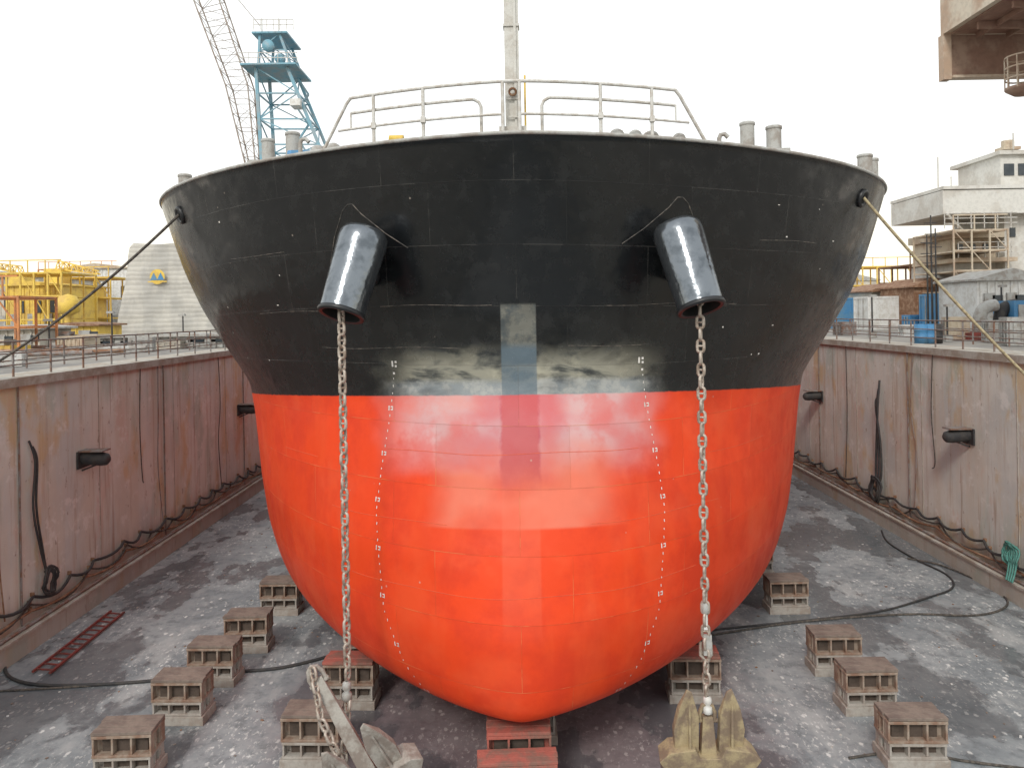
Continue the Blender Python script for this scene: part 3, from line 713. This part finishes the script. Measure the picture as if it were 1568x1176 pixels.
def frame(name,Y,px0,px1,pyt,mat,nb=4,lv=3,dep=5,rr=.16):
    b=B(); X0,X1=xa(px0,Y),xa(px1,Y); zt=za(pyt,Y,(px0+px1)/2)
    for i in range(nb+1):
        x=X0+(X1-X0)*i/nb
        for yy in(Y,Y+dep): b.beam((x,yy,WT),(x,yy,zt),rr,mat)
        b.beam((x,Y,zt),(x,Y+dep,zt),rr,mat)
    for l in range(1,lv+1):
        z=WT+(zt-WT)*l/lv
        for yy in(Y,Y+dep): b.beam((X0,yy,z),(X1,yy,z),rr*.9,mat)
        for i in range(nb):
            if (i+l)%2: b.beam((X0+(X1-X0)*i/nb,Y,z),(X0+(X1-X0)*(i+1)/nb,Y,z-(zt-WT)/lv),rr*.6,mat)
        b.box(((X0+X1)/2,Y+dep/2,z-.05),(X1-X0,dep*.9,.08),mat)
    k=X0
    while k<X1: b.beam((k,Y,zt),(k,Y,zt+1),.07,mat); k+=1.4
    b.beam((X0,Y,zt+1),(X1,Y,zt+1),.08,mat)
    b.obj(name)
frame('yellow_steel_gantry',60,-10,95,418,m_yellow,5,3,rr=.12); frame('yellow_steel_gantry',72,100,170,425,m_yellow,3,3,rr=.12)
frame('orange_work_platform',36,-40,28,455,m_orange,2,2,3,.10)
frame('yellow_steel_gantry',85,1300,1410,408,m_yellow,5,3,rr=.12); frame('rusty_steel_frame',58,1395,1462,405,m_rust,3,4,rr=.1)
frame('rusty_steel_frame',50,1462,1545,352,m_beige,3,5,rr=.09); frame('yellow_steel_gantry',100,60,180,412,m_orange,5,2)
def jib(name,Y,px,py0,px1,py1,mat):
    b=B(); p=aty(px,py0,Y); b.beam((p.x,Y,WT),p,.45,mat); q=aty(px1,py1,Y); e=Vector((0,0,.8))
    lattice(b,[p,p+Vector((0,.8,0)),p+e+Vector((0,.4,0))],[q,q+Vector((0,.4,0)),q+Vector((0,.2,.3))],8,.12,.07,mat); b.box(p+Vector((0,.3,-.8)),(1.6,1.6,1.6),mat); b.obj(name)
jib('deck_crane',70,85,412,150,420,m_yellow); jib('deck_crane',75,30,420,-30,405,m_yellow)
b=B(); c_=aty(104,468,58); b.cyl((c_.x,58,WT),(c_.x,58,c_.z),.25,m_yellow,10); b.lathe((c_.x,58,c_.z-.8),(0,0,1),[(.25,0),(.8,.3),(.9,.9),(.6,1.5),(.001,1.7)],m_yellow,20); b.obj('yellow_mooring_buoy')
def post(px,pyt,Y,py2=None):
    b=B(); p=aty(px,pyt,Y); b.cyl((p.x,Y,WT),(p.x,Y,p.z),.05,m_dark,8,r1=.04); b.box((p.x,Y-.1,p.z+.06),(.35,.25,.12),m_grey); b.box((p.x,Y,WT+.15),(.35,.35,.3),m_grey); b.obj('lamp_post')
post(171,480,40); post(280,484,46); post(75,492,38); post(1335,455,42); post(1450,470,36); post(1533,440,40)
random.seed(21)
for k in range(40):
    Yc=random.uniform(26,58); left=random.random()<.55
    px=random.uniform(-60,330) if left else random.uniform(1285,1620)
    X=xa(px,Yc)
    if left and X>XL-3.2: X=XL-3.4-random.uniform(0,2)
    if not left and X<XR+3.4: X=XR+3.6+random.uniform(0,2)
    container(X,Yc,WT,random.choice([m_yellow,m_rustrail,m_grey,m_grey,m_beige,m_blue,m_white,m_rustrail,m_palewall,m_palewall]),random.uniform(.7,2.2),random.uniform(.6,1.3),random.uniform(.5,1.2),random.uniform(-.4,.4),'equipment_crate')
b=B()
for k in range(14):
    Yc=random.uniform(24,50); px=random.uniform(-40,300); X=min(xa(px,Yc),XL-3.3)
    b.cyl((X,Yc,WT+.2+.1*(k%3)),(X-random.uniform(2,5),Yc+random.uniform(-1,1),WT+.2+.1*(k%3)),.10,random.choice([m_rust,m_grey,m_rustrail]),8)
b.obj('pipe_stock')
container(xa(1302,62),63,WT,m_blue,3.2); container(xa(1364,56),57.3,WT,m_white,3.3,rot=0)
container(xa(1478,48),49.5,WT,m_blue,3.0); container(xa(1500,72),73,WT+2.6,m_orange,6); container(xa(1500,72),73,WT,m_rust,6); container(xa(1560,60),61,WT,m_yellow,6)
shed('rusty_store_shed',xa(1335,60),xa(1400,60),60,5,za(447,60,1365),m_palewall,m_rust,1); shed('rusty_store_shed',xa(1400,54),xa(1458,54),54,5,za(440,54,1430),m_rust,m_rust,2)
shed('grey_cabin',xa(1497,44),xa(1600,44),44,4,za(430,44,1540),m_white,m_grey,3)
b=B(); Xv=xa(1500,37)
for k in range(2):
    x_=Xv+k*1.0; b.tube(crv([(x_,37,WT+.3),(x_,37,WT+1.1),(x_+.25,37,WT+1.55),(x_+.8,37,WT+1.7)],6),.30,m_dark if k else m_grey,16)
b.box((Xv+2.6,37.2,WT+1.15),(2.6,1.6,1.5),m_blue); b.box((Xv+2.6,36.38,WT+1.15),(2.2,.06,1.1),m_grey); b.box((Xv+1.6,37.2,WT+.2),(5.0,1.8,.35),m_redp)
b.obj('ventilation_unit')
for k,(px,mt) in enumerate(((1410,m_blue),(1422,m_blue),(1432,m_dark),(1527,m_redp))):
    b=B(); b.lathe((0,0,0),(0,0,1),[(.001,0),(.29,0),(.29,.28),(.31,.3),(.29,.32),(.29,.58),(.31,.6),(.29,.62),(.29,.88),(.001,.88)],mt,16)
    o=b.obj('oil_drum'); o.location=(max(xa(px,34.5),XR+1.2+.5*k),34.5,WT)
m_ssw=M('ship_white',(.64,.63,.59),(.52,.49,.44),.6,.6)
b=B(); Y=52
def sb(px0,px1,py0,py1,mat,d=6,dy=0):
    X0,X1=xa(px0,Y),xa(px1,Y); z1=za(py0,Y,1500);z0=za(py1,Y,1500); b.box(((X0+X1)/2,Y+dy+d/2,(z0+z1)/2),(X1-X0,d,z1-z0),mat); return X0,X1,z0,z1
sb(1434,1760,294,330,m_ssw,7,-1); sb(1434,1760,288,293,m_ssw,7.2,-1.1)
sb(1540,1760,330,425,m_ssw,6); sb(1462,1540,352,364,m_beige,6); sb(1456,1545,396,402,m_beige,6,-1); sb(1470,1540,364,396,m_beige,5,1); sb(1475,1760,402,520,m_ssw,6,1)
sb(1543,1760,236,292,m_ssw,5,.5); sb(1538,1760,230,236,m_ssw,6,.2)
for k in range(8): sb(1548+k*22,1563+k*22,250,268,m_glass,.1,.42)
for k in range(6): sb(1548+k*24,1556+k*24,350,364,m_glass,.1,-.08)
for k in range(3): sb(1480+k*20,1488+k*20,372,386,m_glass,.1,.9)
for (p0,p1,pz) in((1436,1545,352),(1456,1545,396)):
    X0,X1=xa(p0,Y),xa(p1,Y);z=za(pz,Y,1500)
    for h in(.35,.7,1.05): b.beam((X0,Y-1,z+h),(X1,Y-1,z+h),.05,m_rail)
    k=X0
    while k<=X1: b.beam((k,Y-1,z),(k,Y-1,z+1.05),.05,m_rail); k+=.9
for px,p0,p1 in((1440,294,240),(1460,294,270),(1556,230,205),(1490,350,335)):
    X=xa(px,Y); b.cyl((X,Y,za(p0,Y,1500)),(X,Y,za(p1,Y,1500)),.05,m_ssw,6)
X=xa(1562,Y); b.cyl((X,Y+1,za(240,Y,1500)),(X,Y+1,za(212,Y,1500)),.4,m_beige,10); b.box((X,Y+1,za(225,Y,1500)),(1.2,1,.2),m_beige)
b.beam((xa(1440,Y),Y-1,za(330,Y,1500)),(xa(1475,Y),Y,za(352,Y,1500)),.15,m_ssw)
b.obj('moored_ship_superstructure')
for px,pt in((1425,330),(1432,350),(1419,360)):
    b=B(); p=aty(px,pt,48); b.cyl((p.x,48,WT),p,.07,m_dark,6,r1=.04)
    for h in(.5,1.2,1.8): b.beam(p+Vector((-.4,0,-h)),p+Vector((.4,0,-h)),.05,m_dark)
    b.obj('signal_mast')
m_gb=M('gantry_paint',(.62,.55,.45),(.46,.33,.24),.6,.75); m_gd=M('gantry_rust_and_shade',(.27,.16,.12),(.36,.25,.19),.6,.85)  # second brown is rust with the underside's shade put into its colour
b=B(); Yf=30.0
X0=aty(1443,80,Yf).x; zc=aty(1443,54,Yf).z; zb=aty(1443,119,Yf).z
b.box((X0+4,Yf-5.9,zc+2.6),(8,12,5.2),m_gb)
b.box((X0+4.1,Yf-6,zc-.03),(7.7,11.6,.05),m_gd)
b.box((X0+4.1,Yf+.16,(zb+zc)/2),(7.7,.2,zc-zb),m_gd)
b.box((X0+.16,Yf+.1,(zb+zc)/2-.05),(.32,.36,zc-zb+.1),m_gb); b.box((X0+4.2,Yf+.0,zb-.02),(7.8,.4,.10),m_gb)
for k in range(6): b.box((X0+1.2+k*1.2,Yf-6,zc-.16),(.10,11.4,.20),m_gd)
for k in range(5): b.box((X0+4.2,Yf-1.5-k*2,zc-.20),(7.4,.12,.28),m_gd)
b.box((X0+6.8,Yf+1.2,(WT+zc)/2),(1.4,1.6,zc-WT),m_gb); b.box((X0+6.8,Yf+1.2,WT+.5),(2.4,3,1),m_gb)
c=Vector((xa(1574,28),28,za(137,28,1560)))
b.lathe(c,(0,0,1),[(.001,-.25),(.35,-.2),(.6,-.02),(.62,.08),(.001,.09)],m_gd,24)
for h in(.4,.8,1.2):
    b.tube([c+Vector((.6*math.cos(t),.6*math.sin(t),h)) for t in [2*math.pi*i/20 for i in range(20)]],.03,m_gb,6,closed=True)
for i in range(10): t=2*math.pi*i/10; b.cyl(c+Vector((.6*math.cos(t),.6*math.sin(t),0)),c+Vector((.6*math.cos(t),.6*math.sin(t),1.2)),.025,m_gb,6)
b.beam(c,(X0+6.8,Yf+1,c.z),.3,m_gb)
b.obj('gantry_crane')
for k in range(14):
    Yd=random.uniform(150,260); px=random.choice([random.uniform(-300,330),random.uniform(1260,1900)])
    w=random.uniform(14,30); X=xa(px,Yd); shed('distant_warehouse',X-w/2,X+w/2,Yd,20,WT+random.uniform(4,9),random.choice([m_palewall,m_beige,m_white,m_grey]),random.choice([m_grey,m_rust]),3,corr=False,pitch=2)

# ------------------------------------------------------------------ light
w=bpy.data.worlds.new('World'); bpy.context.scene.world=w; w.use_nodes=True; nt=w.node_tree
bg=nt.nodes['Background']; sky=nt.nodes.new('ShaderNodeTexSky'); sky.sky_type='NISHITA'; sky.sun_disc=False
EL=R(38); sdir=Vector((-.30,-.95,0)).normalized()
sky.sun_elevation=EL; sky.sun_rotation=math.atan2(sdir.x,sdir.y)%(2*math.pi); sky.air_density=1.0; sky.dust_density=4.0; sky.ozone_density=1.0
hs=nt.nodes.new('ShaderNodeHueSaturation'); hs.inputs['Saturation'].default_value=.4; hs.inputs['Value'].default_value=1.7
tc=nt.nodes.new('ShaderNodeTexCoord'); sp=nt.nodes.new('ShaderNodeSeparateXYZ'); mr=nt.nodes.new('ShaderNodeMapRange'); mr.interpolation_type='SMOOTHSTEP'
mr.inputs[1].default_value=.4; mr.inputs[2].default_value=1.0; mr.inputs[3].default_value=1.0; mr.inputs[4].default_value=.6
mx=nt.nodes.new('ShaderNodeMix'); mx.data_type='RGBA'
cr=nt.nodes.new('ShaderNodeMix'); cr.data_type='RGBA'; mr2=nt.nodes.new('ShaderNodeMapRange'); mr2.inputs[1].default_value=0; mr2.inputs[2].default_value=.20
cr.inputs[6].default_value=(9.2,8.5,6.7,1); cr.inputs[7].default_value=(8.2,8.4,8.4,1)
L=nt.links.new
L(tc.outputs['Generated'],sp.inputs[0]); L(sp.outputs[2],mr.inputs[0]); L(sp.outputs[2],mr2.inputs[0]); L(mr2.outputs[0],cr.inputs[0])
L(sky.outputs[0],hs.inputs['Color']); L(mr.outputs[0],mx.inputs[0]); L(hs.outputs[0],mx.inputs[6]); L(cr.outputs[2],mx.inputs[7]); L(mx.outputs[2],bg.inputs['Color']); bg.inputs['Strength'].default_value=.15
sl=bpy.data.lights.new('sun','SUN'); sl.energy=1.5; sl.angle=R(12); sl.color=(1,.96,.89); so=bpy.data.objects.new('sun',sl); bpy.context.scene.collection.objects.link(so)
sv=Vector((sdir.x*math.cos(EL),sdir.y*math.cos(EL),math.sin(EL))); so.rotation_euler=sv.to_track_quat('Z','Y').to_euler(); so.location=(-20,-20,40)
sc=bpy.context.scene; sc.view_settings.view_transform='Standard'; sc.view_settings.look='None'; sc.view_settings.exposure=0
cam=bpy.data.cameras.new('camera'); co=bpy.data.objects.new('camera',cam); sc.collection.objects.link(co); sc.camera=co
co.location=(0,0,H); co.rotation_euler=(R(90),ROLL,0); cam.sensor_width=36; cam.lens=36*F/1568; cam.shift_x=-4/1568; cam.shift_y=-108/1568; cam.clip_end=6000; cam.clip_start=.1
